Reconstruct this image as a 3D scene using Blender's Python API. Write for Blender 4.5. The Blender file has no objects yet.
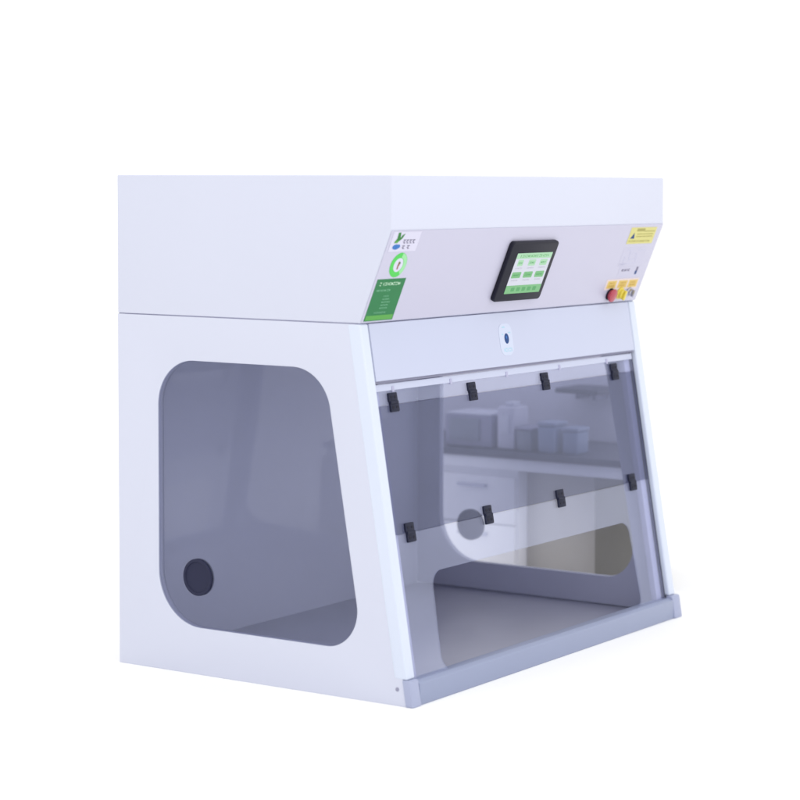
import bpy, bmesh, math, random
from mathutils import Vector, Matrix
random.seed(7)
S = bpy.context.scene
COL = S.collection

# ------------------------------------------------------------------ sizes (metres)
W, D, H = 1.2, 0.837, 1.1415          # hood width, depth, height
Y1, Z1 = 0.1362, 0.8209               # lower edge of the sloped control panel
Y2, Z2 = 0.0514, 1.0245               # upper edge of it

# ------------------------------------------------------------------ materials
def mat(name, base, rough=0.4, metal=0.0, spec=0.5, coat=0.0, noise=0.0, nscale=6.0, bump=0.0, bscale=900.0, rnoise=0.0):
    m = bpy.data.materials.new(name); m.use_nodes = True
    nt = m.node_tree; b = nt.nodes['Principled BSDF']
    b.inputs['Base Color'].default_value = (*base, 1)
    b.inputs['Roughness'].default_value = rough
    b.inputs['Metallic'].default_value = metal
    b.inputs['Specular IOR Level'].default_value = spec
    b.inputs['Coat Weight'].default_value = coat
    b.inputs['Coat Roughness'].default_value = 0.05
    tc = nt.nodes.new('ShaderNodeTexCoord')
    if noise:
        n = nt.nodes.new('ShaderNodeTexNoise'); n.inputs['Scale'].default_value = nscale; n.inputs['Detail'].default_value = 4
        mx = nt.nodes.new('ShaderNodeMix'); mx.data_type = 'RGBA'
        mx.inputs[6].default_value = (*[c * (1 - noise) for c in base], 1)
        mx.inputs[7].default_value = (*[min(1, c * (1 + noise)) for c in base], 1)
        nt.links.new(tc.outputs['Object'], n.inputs['Vector'])
        nt.links.new(n.outputs['Fac'], mx.inputs[0]); nt.links.new(mx.outputs[2], b.inputs['Base Color'])
    if rnoise:
        n = nt.nodes.new('ShaderNodeTexNoise'); n.inputs['Scale'].default_value = 9; n.inputs['Detail'].default_value = 5
        mr = nt.nodes.new('ShaderNodeMapRange')
        mr.inputs['To Min'].default_value = max(0.02, rough - rnoise); mr.inputs['To Max'].default_value = rough + rnoise
        nt.links.new(tc.outputs['Object'], n.inputs['Vector'])
        nt.links.new(n.outputs['Fac'], mr.inputs['Value']); nt.links.new(mr.outputs[0], b.inputs['Roughness'])
    if bump:
        n = nt.nodes.new('ShaderNodeTexNoise'); n.inputs['Scale'].default_value = bscale; n.inputs['Detail'].default_value = 2
        bp = nt.nodes.new('ShaderNodeBump'); bp.inputs['Strength'].default_value = bump; bp.inputs['Distance'].default_value = 0.001
        nt.links.new(tc.outputs['Object'], n.inputs['Vector'])
        nt.links.new(n.outputs['Fac'], bp.inputs['Height']); nt.links.new(bp.outputs[0], b.inputs['Normal'])
    return m

def pane_mat(name, tint, rough=0.02, ior=1.49, haze=0.0, haze_col=(0.8, 0.82, 0.9)):
    """thin acrylic: tinted straight-through light, Fresnel reflection, a hazy reflection painted in diffuse colour"""
    m = bpy.data.materials.new(name); m.use_nodes = True
    nt = m.node_tree; nt.nodes.clear()
    out = nt.nodes.new('ShaderNodeOutputMaterial')
    tr = nt.nodes.new('ShaderNodeBsdfTransparent'); tr.inputs['Color'].default_value = (*[c ** 0.5 for c in tint], 1)
    gl = nt.nodes.new('ShaderNodeBsdfGlossy'); gl.inputs['Roughness'].default_value = rough
    gl.inputs['Color'].default_value = (.80, .84, .98, 1)
    fr = nt.nodes.new('ShaderNodeFresnel'); fr.inputs['IOR'].default_value = ior
    geo = nt.nodes.new('ShaderNodeNewGeometry')
    # the same air-to-acrylic Fresnel on both faces of the sheet
    iv = nt.nodes.new('ShaderNodeMath'); iv.operation = 'DIVIDE'; iv.inputs[0].default_value = 1.0; iv.inputs[1].default_value = ior
    mxi = nt.nodes.new('ShaderNodeMix'); mxi.data_type = 'FLOAT'
    mxi.inputs[2].default_value = ior; nt.links.new(iv.outputs[0], mxi.inputs[3])
    nt.links.new(geo.outputs['Backfacing'], mxi.inputs[0])
    nt.links.new(mxi.outputs[0], fr.inputs['IOR'])
    mx = nt.nodes.new('ShaderNodeMixShader')
    nt.links.new(fr.outputs[0], mx.inputs[0]); nt.links.new(tr.outputs[0], mx.inputs[1]); nt.links.new(gl.outputs[0], mx.inputs[2])
    last = mx
    if haze:
        df = nt.nodes.new('ShaderNodeBsdfDiffuse'); df.inputs['Color'].default_value = (*haze_col, 1)  # pale diffuse layer paints hazy reflection onto the pane
        tc = nt.nodes.new('ShaderNodeTexCoord')
        n = nt.nodes.new('ShaderNodeTexNoise'); n.inputs['Scale'].default_value = 5; n.inputs['Detail'].default_value = 4
        mr = nt.nodes.new('ShaderNodeMapRange'); mr.inputs['From Min'].default_value = .25; mr.inputs['From Max'].default_value = .75
        mr.inputs['To Min'].default_value = haze * 0.75; mr.inputs['To Max'].default_value = haze * 1.25
        nt.links.new(tc.outputs['Object'], n.inputs['Vector']); nt.links.new(n.outputs['Fac'], mr.inputs['Value'])
        m2 = nt.nodes.new('ShaderNodeMixShader')
        nt.links.new(mr.outputs[0], m2.inputs[0]); nt.links.new(mx.outputs[0], m2.inputs[1]); nt.links.new(df.outputs[0], m2.inputs[2])
        last = m2
    nt.links.new(last.outputs[0], out.inputs['Surface'])
    return m

def glow_mat(name, col, e):
    m = mat(name, [c * 0.4 for c in col], 0.3)
    b = m.node_tree.nodes['Principled BSDF']
    b.inputs['Emission Color'].default_value = (*col, 1); b.inputs['Emission Strength'].default_value = e
    return m

M = {
    'paint':   mat('white_powder_coat', (.585, .605, .715), .38, spec=.35, noise=.012, nscale=3, bump=.06, rnoise=.05),
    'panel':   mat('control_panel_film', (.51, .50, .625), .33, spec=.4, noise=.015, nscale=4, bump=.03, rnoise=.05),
    'post':    mat('white_aluminium_post', (.60, .65, .77), .25, spec=.5, coat=.2),
    'front':   mat('pale_blue_white_sheet', (.50, .53, .675), .32, spec=.4, noise=.012, nscale=3, bump=.05, rnoise=.05),
    'liner':   mat('grey_liner', (.52, .53, .645), .045, spec=.36, coat=.0, noise=.02, nscale=2.5, rnoise=.015),
    'lining':  mat('shaded_side_lining', (.40, .41, .53), .25, spec=.35, noise=.02, nscale=2.5, rnoise=.03),  # darker copy of the liner, side-wall shade put into the colour
    'deck':    mat('grey_work_deck', (.34, .345, .43), .36, spec=.4, coat=.0, noise=.02, nscale=5, rnoise=.04),
    'rail':    mat('blue_grey_rail', (.28, .315, .45), .38, spec=.4, noise=.02, bump=.05),
    'cap':     mat('blue_grey_cap', (.35, .38, .53), .42, spec=.4, noise=.02),
    'guide':   mat('lavender_guide', (.40, .40, .56), .4),
    'groove':  mat('dark_groove', (.09, .09, .14), .6),
    'shadow_gap': mat('shadow_gap_grey', (.22, .22, .31), .6),  # shade of the gap below the fixed panel, put into the colour
    'black':   mat('black_plastic', (.014, .016, .036), .5, spec=.2, bump=.15, bscale=600),
    'bezel':   mat('charcoal_bezel', (.011, .011, .022), .45, spec=.2, bump=.1, bscale=700),
    'plug':    mat('navy_black_plug', (.018, .020, .050), .55, spec=.2, bump=.12, bscale=500),
    'plug_in': mat('grey_plug_inside', (.13, .13, .20), .45),
    'steel':   mat('brushed_steel', (.45, .45, .52), .3, metal=.9),
    'red':     mat('red_plastic', (.38, .02, .05), .25, coat=.3),
    'yellow':  mat('yellow_plastic', (.68, .55, .06), .3, coat=.3),
    'grey':    mat('grey_ink', (.15, .14, .21), .6),
    'faint':   mat('faint_ink', (.52, .52, .66), .6),
    'navy':    mat('navy_ink', (.02, .06, .20), .5),
    'teal':    mat('pale_teal_ink', (.38, .60, .72), .5),
    'stick':   mat('sticker_white', (.60, .585, .72), .3),
    'stick2':  mat('pale_blue_sticker', (.545, .59, .735), .3),
    'green':   mat('label_green', (.022, .18, .06), .4, spec=.3, noise=.06, nscale=40),
    'lime':    mat('label_light_green', (.09, .34, .06), .35),
    'ring':    mat('ring_green', (.08, .55, .09), .35),
    'ring2':   mat('ring_pale_green', (.30, .66, .32), .35),
    'leaf':    mat('logo_green', (.03, .19, .035), .4),
    'blue':    mat('logo_blue', (.035, .16, .48), .4),
    'print':   mat('pale_print', (.45, .66, .48), .4),
    'print2':  mat('dim_print', (.16, .40, .24), .4),
    'maroon':  mat('maroon_ink', (.28, .13, .09), .4),
    'warn':    mat('warning_yellow', (.62, .58, .22), .35, noise=.05, nscale=40),
    'olive':   mat('olive_print', (.36, .33, .10), .4),
    'cream':   mat('cream_backing', (.68, .58, .58), .4),
    'amber':   mat('amber_label', (.66, .48, .14), .4),
    'amber2':  mat('amber_print', (.48, .30, .06), .4),
    'scr':     glow_mat('screen_white', (.66, .68, .78), .50),
    'scrg':    glow_mat('screen_green', (.16, .46, .18), .55),
    'scrg2':   glow_mat('screen_dark_green', (.06, .36, .10), .5),
    'scrm':    glow_mat('screen_pale_green', (.38, .66, .42), .55),
    'scrt':    glow_mat('screen_pale_text', (.52, .52, .62), .5),
    'w_bench': mat('white_laminate', (.88, .88, .91), .4, noise=.02),
    'top':     mat('grey_worktop', (.06, .06, .095), .5, noise=.05, nscale=30),
    'board':   mat('pale_board', (.58, .58, .68), .5, noise=.02),
    'beige':   mat('cream_board', (.56, .54, .50), .5, noise=.05, nscale=8),
    'olivep':  mat('olive_grey_panel', (.235, .225, .19), .5, noise=.04),
    'instr':   mat('grey_instrument', (.26, .26, .36), .45, noise=.03),
    'instr2':  mat('blue_grey_tub', (.22, .27, .40), .4, noise=.06),
    'tub_lid': mat('pale_blue_lid', (.27, .31, .43), .45),
    'pale':    mat('pale_plastic', (.60, .61, .70), .35),
    'dark_box': mat('slate_box', (.20, .22, .28), .45),
    'floor':   mat('white_studio_sweep', (.94, .94, .94), .7, spec=.0, noise=.004, nscale=2),
    'side_glass':  pane_mat('smoked_side_acrylic', (.68, .695, .77), ior=1.42, haze=.02, haze_col=(.5, .55, .85)),
    'side_clear':  pane_mat('clear_side_acrylic', (.92, .92, .95), ior=1.42),
    'sash_clear':  pane_mat('clear_sash_acrylic', (.91, .93, .99), haze=.075, haze_col=(.66, .7, .95)),
    'sash_smoke':  pane_mat('smoked_sash_acrylic', (.46, .48, .59), ior=1.45, haze=.035, haze_col=(.6, .65, .95)),
}

for k in ('leaf', 'blue', 'lime', 'print', 'print2', 'green', 'ring', 'ring2', 'maroon', 'navy', 'teal', 'warn', 'olive', 'amber', 'amber2', 'grey'):
    M[k].node_tree.nodes['Principled BSDF'].inputs['Specular IOR Level'].default_value = .2
# ------------------------------------------------------------------ builders
def put(name, me, m, parent):
    o = bpy.data.objects.new(name, me); COL.objects.link(o)
    if m is not None:
        for x in (m if isinstance(m, (list, tuple)) else [m]): me.materials.append(M[x])
    o.parent = parent
    return o

def empty(name, loc=(0, 0, 0)):
    o = bpy.data.objects.new(name, None); COL.objects.link(o); o.location = loc; o.empty_display_size = .1
    return o

def tag(o, label=None, cat=None, group=None, kind=None):
    for k, v in (('label', label), ('category', cat), ('group', group), ('kind', kind)):
        if v: o[k] = v
    return o

def smooth(me, ang=math.radians(35)):
    for p in me.polygons: p.use_smooth = True
    try: me.set_sharp_from_angle(angle=ang)
    except Exception: pass

def plate_mesh(outline, holes, frame, n0, n1, bev=0.0):
    """flat plate with holes: outline (u,v) lists; frame = (origin, udir, vdir); from n0 to n1 along u x v"""
    o, u, v = (Vector(a) for a in frame)
    u = u.normalized(); v = v.normalized(); n = u.cross(v)
    cu = bpy.data.curves.new('tmp', 'CURVE'); cu.dimensions = '2D'; cu.fill_mode = 'BOTH'
    for ring in [outline] + list(holes):
        sp = cu.splines.new('POLY'); sp.points.add(len(ring) - 1); sp.use_cyclic_u = True
        for k, q in enumerate(ring): sp.points[k].co = (q[0], q[1], 0, 1)
    t = (n1 - n0) / 2
    cu.extrude = max(t - bev, 1e-5); cu.bevel_depth = bev; cu.bevel_resolution = 2 if bev else 0; cu.offset = -bev
    ob = bpy.data.objects.new('tmp', cu); COL.objects.link(ob)
    dg = bpy.context.evaluated_depsgraph_get(); dg.update()
    me = bpy.data.meshes.new_from_object(ob.evaluated_get(dg))
    bpy.data.objects.remove(ob); bpy.data.curves.remove(cu)
    mid = (n0 + n1) / 2
    for vt in me.vertices:
        c = vt.co; vt.co = o + u * c.x + v * c.y + n * (c.z + mid)
    bm = bmesh.new(); bm.from_mesh(me); bmesh.ops.remove_doubles(bm, verts=bm.verts, dist=1e-6)
    bmesh.ops.recalc_face_normals(bm, faces=bm.faces)
    bm.to_mesh(me); bm.free(); me.materials.clear()
    for p in me.polygons: p.material_index = 0
    if bev: smooth(me, math.radians(28))
    return me

def plate(name, outline, holes, frame, n0, n1, m, parent, bev=0.0):
    return put(name, plate_mesh(outline, holes, frame, n0, n1, bev), m, parent)

def rect(u0, v0, u1, v1): return [(u0, v0), (u1, v0), (u1, v1), (u0, v1)]

def rrect(u0, v0, u1, v1, r, n=6):
    return round_poly(rect(u0, v0, u1, v1), [r] * 4, n)

def round_poly(pts, rad, n=12):
    out = []
    k = len(pts)
    for i in range(k):
        p = Vector(pts[i]); a = Vector(pts[i - 1]); b = Vector(pts[(i + 1) % k])
        d1 = (a - p).normalized(); d2 = (b - p).normalized()
        ang = d1.angle(d2); r = rad[i]
        if r <= 0: out.append(tuple(p)); continue
        t = r / math.tan(ang / 2)
        s = p + d1 * t; e = p + d2 * t
        c = p + (d1 + d2).normalized() * (r / math.sin(ang / 2))
        a0 = math.atan2(s.y - c.y, s.x - c.x); a1 = math.atan2(e.y - c.y, e.x - c.x)
        dd = (a1 - a0 + math.pi) % (2 * math.pi) - math.pi
        for j in range(n + 1):
            th = a0 + dd * j / n; out.append((c.x + r * math.cos(th), c.y + r * math.sin(th)))
    return out

def circle(u, v, r, n=40, ru=None):
    return [(u + (ru or r) * math.cos(2 * math.pi * i / n), v + r * math.sin(2 * math.pi * i / n)) for i in range(n)]

def bevel_bm(bm, w, seg=2):
    if w: bmesh.ops.bevel(bm, geom=list(bm.edges), offset=w, segments=seg, affect='EDGES', profile=.5)

def box_mesh(x0, y0, z0, x1, y1, z1, bev=.0, seg=2):
    bm = bmesh.new(); bmesh.ops.create_cube(bm, size=1)
    for v in bm.verts: v.co = ((x0 + x1) / 2 + v.co.x * (x1 - x0), (y0 + y1) / 2 + v.co.y * (y1 - y0), (z0 + z1) / 2 + v.co.z * (z1 - z0))
    bevel_bm(bm, bev, seg)
    me = bpy.data.meshes.new('box'); bm.to_mesh(me); bm.free()
    if bev: smooth(me)
    return me

def box(name, x0, y0, z0, x1, y1, z1, m, parent, bev=.0015): return put(name, box_mesh(x0, y0, z0, x1, y1, z1, bev), m, parent)

def prism(name, prof, x0, x1, m, parent, bev=.003, seg=3):
    """(y,z) profile pushed along x"""
    bm = bmesh.new()
    a = [bm.verts.new((x0, y, z)) for y, z in prof]; b = [bm.verts.new((x1, y, z)) for y, z in prof]
    bm.faces.new(a); bm.faces.new(b[::-1])
    for i in range(len(prof)): bm.faces.new((a[i], b[i], b[(i + 1) % len(prof)], a[(i + 1) % len(prof)]))
    bmesh.ops.recalc_face_normals(bm, faces=bm.faces)
    bevel_bm(bm, bev, seg)
    me = bpy.data.meshes.new(name); bm.to_mesh(me); bm.free(); smooth(me)
    return put(name, me, m, parent)

def lathe_mesh(prof, origin, axis, n=40):
    """prof: (radius, height) along axis"""
    ax = Vector(axis).normalized(); u = ax.orthogonal().normalized(); w = ax.cross(u); o = Vector(origin)
    bm = bmesh.new(); rings = []
    for r, h in prof:
        if r < 1e-6: rings.append([bm.verts.new(o + ax * h)])
        else: rings.append([bm.verts.new(o + ax * h + (u * math.cos(2 * math.pi * i / n) + w * math.sin(2 * math.pi * i / n)) * r) for i in range(n)])
    for A, B in zip(rings, rings[1:]):
        for i in range(n):
            j = (i + 1) % n
            if len(A) == 1 and len(B) == 1: continue
            if len(A) == 1: bm.faces.new((A[0], B[i], B[j]))
            elif len(B) == 1: bm.faces.new((A[i], B[0], A[j]))
            else: bm.faces.new((A[i], B[i], B[j], A[j]))
    bmesh.ops.recalc_face_normals(bm, faces=bm.faces)
    me = bpy.data.meshes.new('lathe'); bm.to_mesh(me); bm.free(); smooth(me)
    return me

def merge(meshes, name):
    """[(mesh, material key)] -> one mesh with material slots"""
    keys = []
    bm = bmesh.new()
    for me, k in meshes:
        if k not in keys: keys.append(k)
        n0 = len(bm.faces)
        bm.from_mesh(me); bm.faces.ensure_lookup_table()
        for f in bm.faces[n0:]: f.material_index = keys.index(k)
        bpy.data.meshes.remove(me)
    out = bpy.data.meshes.new(name); bm.to_mesh(out); bm.free()
    return out, keys

def layered(name, layers, frame, parent, base=0.0):
    """a sticker: a stack of thin printed shapes on one face, joined as one mesh. layers: (outline, holes, material, level)"""
    ms = []
    for ol, holes, k, lv in layers:
        ms.append((plate_mesh(ol, holes, frame, base + 0.00002, base + 0.0006 + 0.00035 * lv), k))
    me, keys = merge(ms, name)
    return put(name, me, keys, parent)

def words(u0, v0, u1, v1, lines, m, lv, fill=.6, step=.55, ragged=.3, rnd=None):
    """rows of tiny printed strokes, too small in the photograph to read"""
    rnd = rnd or random.Random(int(u0 * 1e4) + int(v0 * 1e4))
    out = []; lh = (v1 - v0) / lines
    for i in range(lines):
        top = v1 - i * lh - lh * (1 - fill) / 2; h = lh * fill
        u = u0; end = u1 - (u1 - u0) * ragged * rnd.random()
        while u < end - 1e-5:
            w = min(h * step * rnd.uniform(.5, 1.3), end - u)
            kind = rnd.random()
            if kind < .35: out.append((rect(u, top - h, u + w * .45, top), [], m, lv))
            elif kind < .7:
                out.append((rect(u, top - h * .3, u + w, top), [], m, lv)); out.append((rect(u, top - h, u + w * .9, top - h * .72), [], m, lv))
            else: out.append((rect(u, top - h * .9, u + w, top - h * .15), [], m, lv))
            u += w + h * .28
    return out

# ------------------------------------------------------------------ frames of reference
SIDE_L = ((0, 0, 0), (0, 1, 0), (0, 0, 1))             # u=y v=z, n=+x
SIDE_R = ((W, 0, 0), (0, 1, 0), (0, 0, 1))
fs = Vector((0, Y1, Z1)).normalized()                  # up the sloped front
FRONT = ((0, 0, 0), (1, 0, 0), tuple(fs))              # u=x, v=along slope, n = x × fs (out of the hood: -y,+z)
FL = math.hypot(Y1, Z1); FK = FL / Z1                  # slope length; v = z*FK
cs = Vector((0, Y2 - Y1, Z2 - Z1)).normalized()
CTL = ((0, Y1, Z1), (1, 0, 0), tuple(cs))              # n = x × cs (out, downward)
CL = math.hypot(Y2 - Y1, Z2 - Z1); CK = CL / (Z2 - Z1)
def cv(z): return (z - Z1) * CK
def fv(z): return z * FK

# ------------------------------------------------------------------ the fume hood
hood = empty('fume_hood', (W / 2, D / 2, 0))
tag(hood, 'white ductless fume hood with smoked side windows, sloping sash and overhanging control head', 'fume hood')
root = empty('x'); bpy.data.objects.remove(root)
_put = put
def put(name, me, m, parent):                          # parts are modelled in world coordinates: keep them there under the Empty
    o = _put(name, me, m, parent)
    if parent is not None:
        o.matrix_parent_inverse = Matrix.Translation(-Vector(parent_loc(parent)))
    return o
def parent_loc(p):
    return p.location if p.type == 'EMPTY' else (0, 0, 0)

G = .0018                                              # seam between head and lower cabinet
zt = Z1 - G; yt = Y1 * zt / Z1

# head
prism('head_housing', [(Y1, Z1), (D, Z1), (D, H), (Y2, H), (Y2, Z2)], 0, W, 'paint', hood, .0028)
plate('control_panel', rect(.0012, .0025, W - .0012, CL - .0018), [], CTL, .0004, .0016, 'panel', hood, .0004)
box('head_base_plate', .022, Y1 + .03, Z1 - .03, W - .022, D - .02, Z1 + .001, 'liner', hood, .001)

plate('seam_fill', [(.0022, Y1 + .004), (W - .0022, Y1 + .004), (W - .0022, D - .002), (.0022, D - .002)], [], ((0, 0, Z1 - G), (1, 0, 0), (0, 1, 0)), .0002, G - .0002, 'guide', hood)  # pale strip added so the open seam does not go dark

# side panels with their windows
def side_outline(): return [(.012, 0.0), (D, 0.0), (D, zt), (yt + .012, zt)]
def win(yr, zb, ztp, yf_b, yf_t):                      # rear y, bottom z, top z, front y at bottom / top
    pts = [(yf_b, zb), (yr, zb), (yr, ztp), (yf_t, ztp)]
    return round_poly(pts, [.085, .125, .105, .105], 16)
winL = win(.714, .108, .719, .128, .232)
winR = win(.742, .088, .719, .108, .226)
def grow(poly, d):
    c = Vector((sum(p[0] for p in poly) / len(poly), sum(p[1] for p in poly) / len(poly)))
    return [tuple(Vector(p) + (Vector(p) - c).normalized() * d) for p in poly]
T = .020
for Fm, wn, n0, n1, ln0, ln1, glass, gy, gz in (
        (SIDE_L, winL, 0, .004, .004, T, 'side_glass', .596, .224),
        (SIDE_R, winR, -.004, 0, -T, -.004, 'side_clear', .640, .189)):
    sp = plate('side_panel', side_outline(), [wn], Fm, n0, n1, 'paint', hood, .0012)
    plate('inner_lining', [(.04, .0145), (D - .02, .0145), (D - .02, Z1 - .032), (Y1 + .03, Z1 - .032)], [grow(wn, .0004)], Fm, ln0, ln1, 'lining', sp)
    mid = .0028 if Fm is SIDE_L else -.0165
    wp = plate('window_pane', grow(wn, .002), [], Fm, mid - .002, mid + .002, glass, hood)
    sx = 1 if Fm is SIDE_L else -1
    gx = (0 if sx == 1 else W) + mid
    for s in (-1, 1):                                  # round cable port plug, a flange on each side of the pane
        R = .0425
        prof = [(0, .0035), (R * .80, .0035), (R * .84, .006), (R * .95, .0062), (R, .0045), (R, .0022), (0, .0022)]
        put('port_plug', lathe_mesh(prof, (gx, gy, gz), (s, 0, 0), 56), 'plug' if (s == -1) == (sx == 1) else 'plug_in', wp)
    if sx == 1:
        put('screw', lathe_mesh([(0, .0016), (.0022, .0018), (.0042, .0012), (.0046, 0)], (0, .036, .036), (-1, 0, 0), 20), 'instr', sp)

plate('rear_panel', rect(T, .0, W - T, zt), [], ((0, D - .016, 0), (1, 0, 0), (0, 0, 1)), -.012, .004, 'liner', hood, .0008)
box('work_deck', T + .0005, .035, .002, W - T - .0005, D - .021, .013, 'deck', hood, .001)

# front posts
def post(x0, x1):
    prof = [(.0, 0.052), (.034, 0.052), (yt + .034, zt), (yt, zt)]
    prof = [(Y1 * z / Z1 + (y if y < .05 else .034) * (1 if y > 0 else 0), z) for y, z in [(0, .058), (.034, .058), (.034, zt), (0, zt)]]
    return prism('front_post', prof, x0, x1, 'post', hood, .0045, 4)
post(-.001, .030); post(W - .030, W + .001)
# dark strips in the grooves behind the posts and guide strips for the sash
for x0, x1, mk, a, b in ((.0305, .038, 'groove', -.030, -.012), (W - .038, W - .0305, 'groove', -.030, -.012),
                         (.043, .062, 'guide', -.040, -.020), (W - .066, W - .040, 'guide', -.034, -.018)):
    plate('sash_guide' if mk == 'guide' else 'groove_strip', rect(x0, fv(.052), x1, fv(.69)), [], FRONT, a, b, mk, hood, .0015)

# fixed upper front panel with its lip
ff = plate('fixed_front_panel', rrect(.0335, fv(.6935), W - .0335, fv(.8190), .002), [], FRONT, -.012, -.001, 'front', hood, .0016)
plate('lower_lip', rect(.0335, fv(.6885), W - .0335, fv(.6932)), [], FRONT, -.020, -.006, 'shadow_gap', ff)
# small oval logo sticker on it
ox, oz = .568, .757
layered('logo_sticker', [(rrect(ox - .030, fv(oz) - .040, ox + .026, fv(oz) + .036, .02, 8), [], 'stick2', 0),
        (circle(ox, fv(oz), .0125, 28, .0095), [], 'navy', 1),
        (circle(ox - .001, fv(oz) + .003, .0035, 16, .0022), [], 'blue', 2),
        (rect(ox - .014, fv(oz) + .026, ox - .003, fv(oz) + .029), [], 'teal', 1),
        (rect(ox + .010, fv(oz) + .012, ox + .019, fv(oz) + .015), [], 'teal', 1),
        (rect(ox - .018, fv(oz) + .009, ox - .0125, fv(oz) + .012), [], 'teal', 1)]
        + words(ox - .016, fv(oz) - .032, ox + .020, fv(oz) - .022, 1, 'teal', 1, .9, .9, .02), FRONT, ff, -.001)

# the sash: top rail, three acrylic panels, hinges
sash_n = (-.016, -.012)
sr = plate('sash_top_rail', rect(.0385, fv(.6715), W - .0385, fv(.6868)), [], FRONT, -.020, -.009, 'front', hood, .001)
for x in (.10, .325, .56, .80, 1.03):
    plate('rail_clip', rect(x - .004, fv(.668), x + .004, fv(.680)), [], FRONT, -.011, -.0075, 'guide', sr, .0004)
pt = plate('sash_pane', rect(.031, fv(.6415), W - .031, fv(.673)), [], FRONT, *sash_n, 'sash_clear', hood)
plate('sash_pane', rect(.031, fv(.3625), W - .031, fv(.6400)), [], FRONT, *sash_n, 'sash_smoke', hood)
pt['label'] = 'narrow clear strip of sash above the upper hinges'
hood.children[-1]['label'] = 'dark smoked middle sash pane between the two rows of hinges'
cut = round_poly([(1.050, fv(.047)), (1.034, fv(.268)), (.158, fv(.268)), (.150, fv(.047))], [.03, .035, .035, .045], 10)
lp = plate('sash_pane', rect(.031, fv(.030), W - .031, fv(.3610)), [cut], FRONT, *sash_n, 'sash_clear', hood)
lp['label'] = 'clear lower sash pane with a wide rounded arm opening'

def hinge(x, z):
    ms = []
    n = -.012
    v = fv(z)
    for du, v0, v1 in ((-.0016, .0012, .0215), (.0014, -.0215, -.0012)):   # two leaves, the lower one set a little to the side
        ms.append((plate_mesh(rrect(x - .0160 + du, v + v0, x + .0160 + du, v + v1, .003, 4), [], FRONT, n, n + .0055, .0012), 'black'))
        for k in (-.007, .007):
            c = Vector(FRONT[0]) + Vector((1, 0, 0)) * (x + du + k) + fs * (v + (v0 + v1) / 2) + Vector((1, 0, 0)).cross(fs) * (n + .0055)
            ms.append((lathe_mesh([(0, .0004), (.0016, .0006), (.0028, .001), (.0034, .0002), (.0034, -.001)], c, Vector((1, 0, 0)).cross(fs), 14), 'bezel'))
    c = Vector((x - .0155, 0, 0)) + fs * v + Vector((1, 0, 0)).cross(fs) * (n + .0042)
    ms.append((lathe_mesh([(0, 0), (.0036, 0), (.0042, .0008), (.0042, .0282), (.0036, .029), (0, .029)], c, (1, 0, 0), 16), 'black'))
    me, keys = merge(ms, 'hinge')
    return put('hinge', me, keys, hood)
for z, xs in ((.6455, (.096, .407, .726, 1.062)), (.3625, (.094, .404, .724, 1.076))):
    for x in xs: hinge(x, z)

# bottom rail with end caps
br = prism('bottom_rail', [(-.004, 0), (.034, 0), (.041, .050), (.010, .053), (-.002, .047)], .0305, W - .0305, 'rail', hood, .002)
for x0, x1 in ((-.003, .030), (W - .030, W + .009)):
    prism('rail_end_cap', [(-.008, 0), (.0125, 0), (.0222, .0577), (.0045, .0577), (.001, .055)], x0, x1, 'cap', hood, .003)

# ---------------- control panel fittings
# touch screen
su0, su1, sz0, sz1 = .486, .690, .8515, .9925
ts = plate('touch_screen', rrect(su0, cv(sz0), su1, cv(sz1), .010, 6), [], CTL, .0016, .0135, 'bezel', hood, .003)
a0, a1, b0, b1 = .519, .673, cv(.8705), cv(.9665)
LW, LH = a1 - a0, b1 - b0
lay = [(rect(a0, b0, a1, b1), [], 'scr', 0),
       (rect(a0, b1 - LH * .135, a1, b1), [], 'scrm', 1), (rect(a0, b0, a1, b0 + LH * .20), [], 'scrg', 1)]
lay += words(a0 + LW * .10, b1 - LH * .11, a1 - LW * .08, b1 - LH * .03, 1, 'scrg', 2, .8, .9, .05)
for row, vv in ((0, .76), (1, .46)):
    for k in range(3):
        uu = a0 + LW * (.16 + .33 * k); v0 = b0 + LH * vv
        wd = LW * (.075 if row == 0 and k == 0 else .10 if row == 0 else .125)
        lay.append((rrect(uu - wd, v0 - LH * .075, uu + wd, v0 + LH * .075, .003, 4), [], 'scrm' if row == 0 else 'scrg', 1))
        lay += words(uu - wd * .7, v0 - LH * .03, uu + wd * .7, v0 + LH * .03, 1, 'scrg2', 2, .8, .8, .05)
        lay += words(uu - LW * .09, v0 - LH * .15, uu + LW * .10, v0 - LH * .11, 1, 'scrt', 1, .8, .8, .1)
for k in range(5):
    uu = a0 + LW * (.2 + .155 * k)
    lay.append((rrect(uu - LW * .045, b0 + LH * .055, uu + LW * .045, b0 + LH * .15, .002, 4), [], 'scrg2', 2))
layered('display', lay, CTL, ts, .0135)

# stickers at the near end
v = cv
lay = [(rect(.010, v(.9775), .112, v(1.0205)), [], 'stick', 0),
       ([(.022, v(.9975)), (.034, v(.9975)), (.047, v(1.006)), (.053, v(1.0165)), (.044, v(1.013)), (.040, v(1.0065)), (.036, v(1.019)), (.027, v(1.0185)), (.0285, v(1.006))], [], 'leaf', 1),
       ([(.022, v(.9962)), (.033, v(.9962)), (.038, v(1.0015)), (.028, v(1.002))], [], 'lime', 2),
       (circle(.033, v(.9875), .0062, 24, .012), [], 'blue', 1), (circle(.041, v(.9885), .0048, 20, .007), [], 'blue', 2)]
def glyph(u, vv, w, h):
    return [(rect(u, vv + h * .80, u + w, vv + h), [], 'grey', 1), (rect(u + w * .42, vv, u + w * .60, vv + h * .8), [], 'grey', 1),
            (rect(u, vv + h * .36, u + w * .42, vv + h * .52), [], 'grey', 1), (rect(u + w * .6, vv + h * .05, u + w, vv + h * .22), [], 'grey', 1)]
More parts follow.
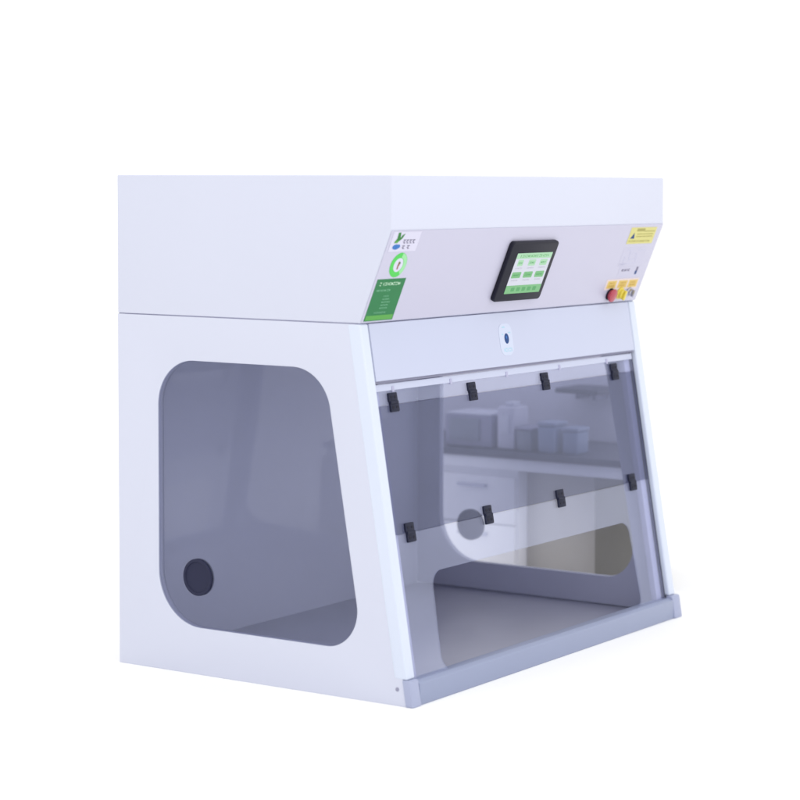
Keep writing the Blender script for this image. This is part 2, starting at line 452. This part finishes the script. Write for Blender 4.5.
for k in range(4): lay += glyph(.054 + k * .0115, v(.9945), .009, .0095)
for k in range(2): lay += glyph(.056 + k * .018, v(.9825), .010, .0085)
layered('brand_sticker', lay, CTL, hood, .0016)

cx, cz = .066, v(.9475)
layered('round_sticker', [(circle(cx, cz, .0290, 48), [circle(cx, cz, .0165, 36)], 'ring', 0), (circle(cx, cz, .0165, 36), [], 'stick', 0),
        ([(cx - .028 * math.cos(a), cz + .028 * math.sin(a)) for a in [math.radians(100 + 8 * i) for i in range(18)]] +
         [(cx - .0175 * math.cos(a), cz + .0175 * math.sin(a)) for a in [math.radians(236 - 8 * i) for i in range(18)]], [], 'ring2', 1),
        (circle(cx + .001, cz + .003, .0055, 16, .0035), [], 'maroon', 1), (rect(cx - .0025, cz - .010, cx + .0015, cz), [], 'maroon', 2),
        (circle(cx + .003, cz + .005, .002, 12), [], 'leaf', 3)], CTL, hood, .0016)

lay = [(rect(.008, v(.8255), .113, v(.9175)), [], 'green', 0), (rect(.011, v(.8275), .110, v(.8375)), [], 'lime', 1)]
lay += words(.022, v(.9025), .029, v(.911), 1, 'print', 1, .9, .7, .0)
lay += words(.035, v(.9025), .098, v(.911), 1, 'print', 1, .8, .6, .05)
lay += words(.018, v(.890), .068, v(.8955), 1, 'print2', 1, .8, .6, .05)
lay += words(.050, v(.850), .084, v(.883), 5, 'print2', 1, .5, .6, .5)
lay += words(.036, v(.841), .080, v(.846), 1, 'print2', 1, .7, .6, .05)
layered('green_notice_label', lay, CTL, hood, .0016)

# yellow warning label and prints at the far end
lay = [(rect(1.040, v(.9735), 1.172, v(1.0155)), [], 'warn', 0),
       (rect(1.072, v(1.0055), 1.112, v(1.0125)), [], 'olive', 1), (rect(1.112, v(1.0045), 1.166, v(1.0065)), [], 'olive', 1),
       ([(1.050, v(.987)), (1.070, v(.987)), (1.063, v(1.002))], [], 'navy', 1)]
lay += words(1.078, v(.989), 1.164, v(1.0015), 2, 'olive', 1, .4, .7, .1)
lay += words(1.048, v(.9765), 1.160, v(.984), 1, 'olive', 1, .6, .7, .05)
layered('warning_label', lay, CTL, hood, .0016)
lay = [(rect(1.040, v(.915), 1.160, v(.964)), [], 'panel', -1), (rect(1.062, v(.957), 1.092, v(.9585)), [], 'faint', 0), (rect(1.077, v(.945), 1.079, v(.957)), [], 'faint', 0),
       (rect(1.058, v(.926), 1.060, v(.942)), [], 'faint', 0), (rect(1.075, v(.922), 1.128, v(.9235)), [], 'faint', 0),
       (rect(1.118, v(.928), 1.121, v(.946)), [], 'faint', 0), (rect(1.118, v(.956), 1.150, v(.958)), [], 'faint', 0),
       (rect(1.080, v(.932), 1.112, v(.950)), [rect(1.0815, v(.9335), 1.1105, v(.9485))], 'faint', 0)]
lay += words(1.048, v(.918), 1.072, v(.924), 1, 'faint', 1, .8, .7, .0)
layered('printed_diagram', lay, CTL, hood, .0016)
lay = [(rect(1.055, v(.886), 1.160, v(.9135)), [], 'panel', -1)] + words(1.068, v(.9015), 1.110, v(.909), 1, 'grey', 0, .9, .55, .02) + [(rect(1.140, v(.893), 1.150, v(.902)), [], 'navy', 0), (rect(1.142, v(.902), 1.151, v(.912)), [], 'grey', 0),
       (rect(1.072, v(.889), 1.104, v(.8905)), [], 'faint', 0)]
layered('printed_diagram', lay, CTL, hood, .0016)
lay = [(rect(1.012, v(.8555), 1.178, v(.8825)), [], 'cream', 0)]
for u in (1.020, 1.076, 1.128):
    lay.append((rect(u, v(.8595), u + .045, v(.8785)), [], 'amber', 1)); lay += words(u + .008, v(.8625), u + .038, v(.876), 2, 'amber2', 2, .6, .7, .2)
layered('switch_label', lay, CTL, hood, .0016)
cn = Vector((1, 0, 0)).cross(cs)
def at(u, z, n=.0016): return Vector((0, Y1, Z1)) + Vector((u, 0, 0)) + cs * cv(z) + cn * n
es = put('stop_button', lathe_mesh([(0, 0), (.012, 0), (.012, .004), (.0115, .005), (.0115, .007), (.0165, .008), (.0180, .0105), (.0165, .014), (.010, .0155), (0, .016)], at(1.050, .8445), cn, 40), 'red', hood)
put('button_collar', lathe_mesh([(.0125, .0002), (.0165, .0002), (.0165, .0022), (.0150, .003), (.0125, .003)], at(1.050, .8445), cn, 40), 'black', es)
yb = put('rotary_switch', lathe_mesh([(0, 0), (.0165, 0), (.0165, .004), (.013, .006), (.013, .012), (.011, .014), (0, .014)], at(1.100, .8455), cn, 36), 'yellow', hood)
o = Vector((0, Y1, Z1))
plate('switch_grip', rrect(1.0955, v(.8455) - .013, 1.1045, v(.8455) + .013, .003, 4), [], CTL, .0158, .0215, 'yellow', yb, .0012)
ks = put('key_switch', lathe_mesh([(0, 0), (.0125, 0), (.0125, .003), (.0095, .005), (.0095, .010), (.008, .011), (0, .011)], at(1.146, .8475), cn, 32), 'steel', hood)
plate('key', rrect(1.1445, v(.8475) - .009, 1.1475, v(.8475) + .010, .001, 3), [], CTL, .0125, .0195, 'steel', ks, .0006)

# ------------------------------------------------------------------ low lab bench seen through the far window
bench = empty('lab_bench', (1.65, .8, 0))
tag(bench, 'low white lab bench with grey worktop, seen through the far side window', 'bench')
B0, B1 = .30, 1.36
plate('worktop', [(1.485, .302), (1.86, .548), (1.86, B1), (1.485, B1)], [], ((0, 0, 0), (1, 0, 0), (0, 1, 0)), .334, .354, 'top', bench, .0015)
box('fascia_rail', 1.494, .312, .300, 1.512, B1 - .005, .3335, 'w_bench', bench)
box('drawer_pedestal', 1.5125, .696, .0, 1.845, 1.345, .2995, 'w_bench', bench)
for y0, y1 in ((.700, .9865), (.989, 1.340)):
    for z0, z1 in ((.012, .1365), (.139, .278)):
        d = box('drawer_front', 1.498, y0, z0, 1.512, y1, z1, 'w_bench', bench, .002)
        ym = (y0 + y1) / 2
        box('drawer_handle', 1.486, ym - .05, z1 - .034, 1.4975, ym + .05, z1 - .024, 'pale', d, .002)
box('knee_back_panel', 1.56, .432, .0, 1.575, .6955, .2995, 'beige', bench)
box('end_panel', 1.50, .288, .0, 1.516, .431, .2995, 'olivep', bench)
box('back_board', 1.8605, .548, .0, 1.875, 1.36, .70, 'board', bench)
sh = box('shelf', 1.72, .552, .508, 1.8600, .70, .522, 'top', bench)
for y in (.60, .66): box('shelf_bracket', 1.79, y, .485, 1.8590, y + .012, .5075, 'instr', sh)

def instrument(name, label, cat, x0, y0, x1, y1, h, mk, extra):
    e = empty(name, ((x0 + x1) / 2, (y0 + y1) / 2, .354)); tag(e, label, cat)
    box('case', x0, y0, .356, x1, y1, .354 + h, mk, e, .006)
    for n, a, m2 in extra: box(n, *a, m2, e, .002)
    return e
instrument('benchtop_instrument', 'grey rectangular instrument case standing on the bench worktop at its rear end', 'instrument', 1.515, .79, 1.66, .955, .095, 'instr',
           [('front_panel', (1.509, .83, .375, 1.5145, .935, .44), 'dark_box'), ('foot', (1.53, .80, .3542, 1.55, .82, .3558), 'black'), ('lid', (1.52, .795, .4492, 1.655, .95, .455), 'pale')])
instrument('pale_canister', 'tall pale plastic dispenser between the grey instrument and the slate box', 'dispenser', 1.52, .715, 1.60, .775, .125, 'board',
           [('window_strip', (1.516, .730, .40, 1.5195, .760, .455), 'pale'), ('cap', (1.54, .730, .4792, 1.58, .760, .492), 'pale')])
instrument('slate_box', 'small dark slate box standing beside the pale dispenser', 'box', 1.515, .655, 1.62, .705, .062, 'dark_box',
           [('lid', (1.513, .652, .4162, 1.622, .708, .423), 'instr')])
def tub(x, y, dx, dy, h, label):
    e = empty('storage_tub', (x, y, .354)); tag(e, label, 'tub', 'blue grey tubs on the bench worktop')
    prism('body', [(y - dy * .94, .3545), (y + dy * .94, .3545), (y + dy, .354 + h), (y - dy, .354 + h)], x - dx, x + dx, 'instr2', e, .006)
    box('lid', x - dx - .002, y - dy - .002, .3545 + h, x + dx + .002, y + dy + .002, .366 + h, 'tub_lid', e, .004)
tub(1.55, .603, .035, .030, .078, 'wider blue grey lidded tub next to the slate box')
tub(1.555, .528, .032, .026, .066, 'smaller blue grey lidded tub at the open end of the bench')

# ------------------------------------------------------------------ ground
bm = bmesh.new(); bmesh.ops.create_grid(bm, x_segments=8, y_segments=8, size=60)
me = bpy.data.meshes.new('floor'); bm.to_mesh(me); bm.free()
fl = _put('floor', me, 'floor', None); fl.location = (0, 0, 0); tag(fl, kind='structure')

# ------------------------------------------------------------------ light
w = bpy.data.worlds.new('World'); S.world = w; w.use_nodes = True
bg = w.node_tree.nodes['Background']; bg.inputs['Color'].default_value = (1, 1, 1, 1); bg.inputs['Strength'].default_value = 1.15
def area(name, loc, target, size, power, col):
    l = bpy.data.lights.new(name, 'AREA'); l.shape = 'RECTANGLE'; l.size, l.size_y = size; l.energy = power; l.color = col
    o = bpy.data.objects.new(name, l); COL.objects.link(o); o.location = loc
    o.rotation_euler = (Vector(target) - Vector(loc)).to_track_quat('-Z', 'Y').to_euler()
    return o
area('overhead_fill', (-1.2, -1.2, 4.2), (-1.2, -1.2, 0), (7, 7), 95, (1, 1, 1))  # added fill lamp, keeps the floor white around the hood
area('front_softbox', (1.2, -5.2, 2.2), (.6, 0, .9), (2.2, 2.2), 22, (.97, .99, 1))

# ------------------------------------------------------------------ camera (fitted to the photograph)
az, pitch, roll, f = 1.0099336, .0483898, .0035626, 2195.964
fw = Vector((math.sin(az) * math.cos(pitch), math.cos(az) * math.cos(pitch), -math.sin(pitch)))
r = fw.cross(Vector((0, 0, 1))).normalized(); u = r.cross(fw)
r2 = r * math.cos(roll) + u * math.sin(roll); u2 = -r * math.sin(roll) + u * math.cos(roll)
cam = bpy.data.cameras.new('camera'); co = bpy.data.objects.new('camera', cam); COL.objects.link(co)
m = Matrix.Identity(4)
for i in range(3): m[i][0], m[i][1], m[i][2] = r2[i], u2[i], -fw[i]
m.translation = (-3.8039484, -2.7019634, 1.1174666)
co.matrix_world = m
cam.sensor_width = 36; cam.lens = f / 800 * 36; cam.shift_x = -135.908 / 800; cam.shift_y = -106.983 / 800
cam.dof.use_dof = True; cam.dof.focus_distance = 5.12; cam.dof.aperture_fstop = 2.6
cam.clip_start = .05; cam.clip_end = 500
S.camera = co

S.render.engine = 'CYCLES'
S.cycles.max_bounces = 14; S.cycles.diffuse_bounces = 6; S.cycles.glossy_bounces = 6
S.cycles.transmission_bounces = 8; S.cycles.transparent_max_bounces = 40
S.view_settings.view_transform = 'Standard'; S.view_settings.look = 'None'
S.view_settings.exposure = 0; S.view_settings.gamma = 1
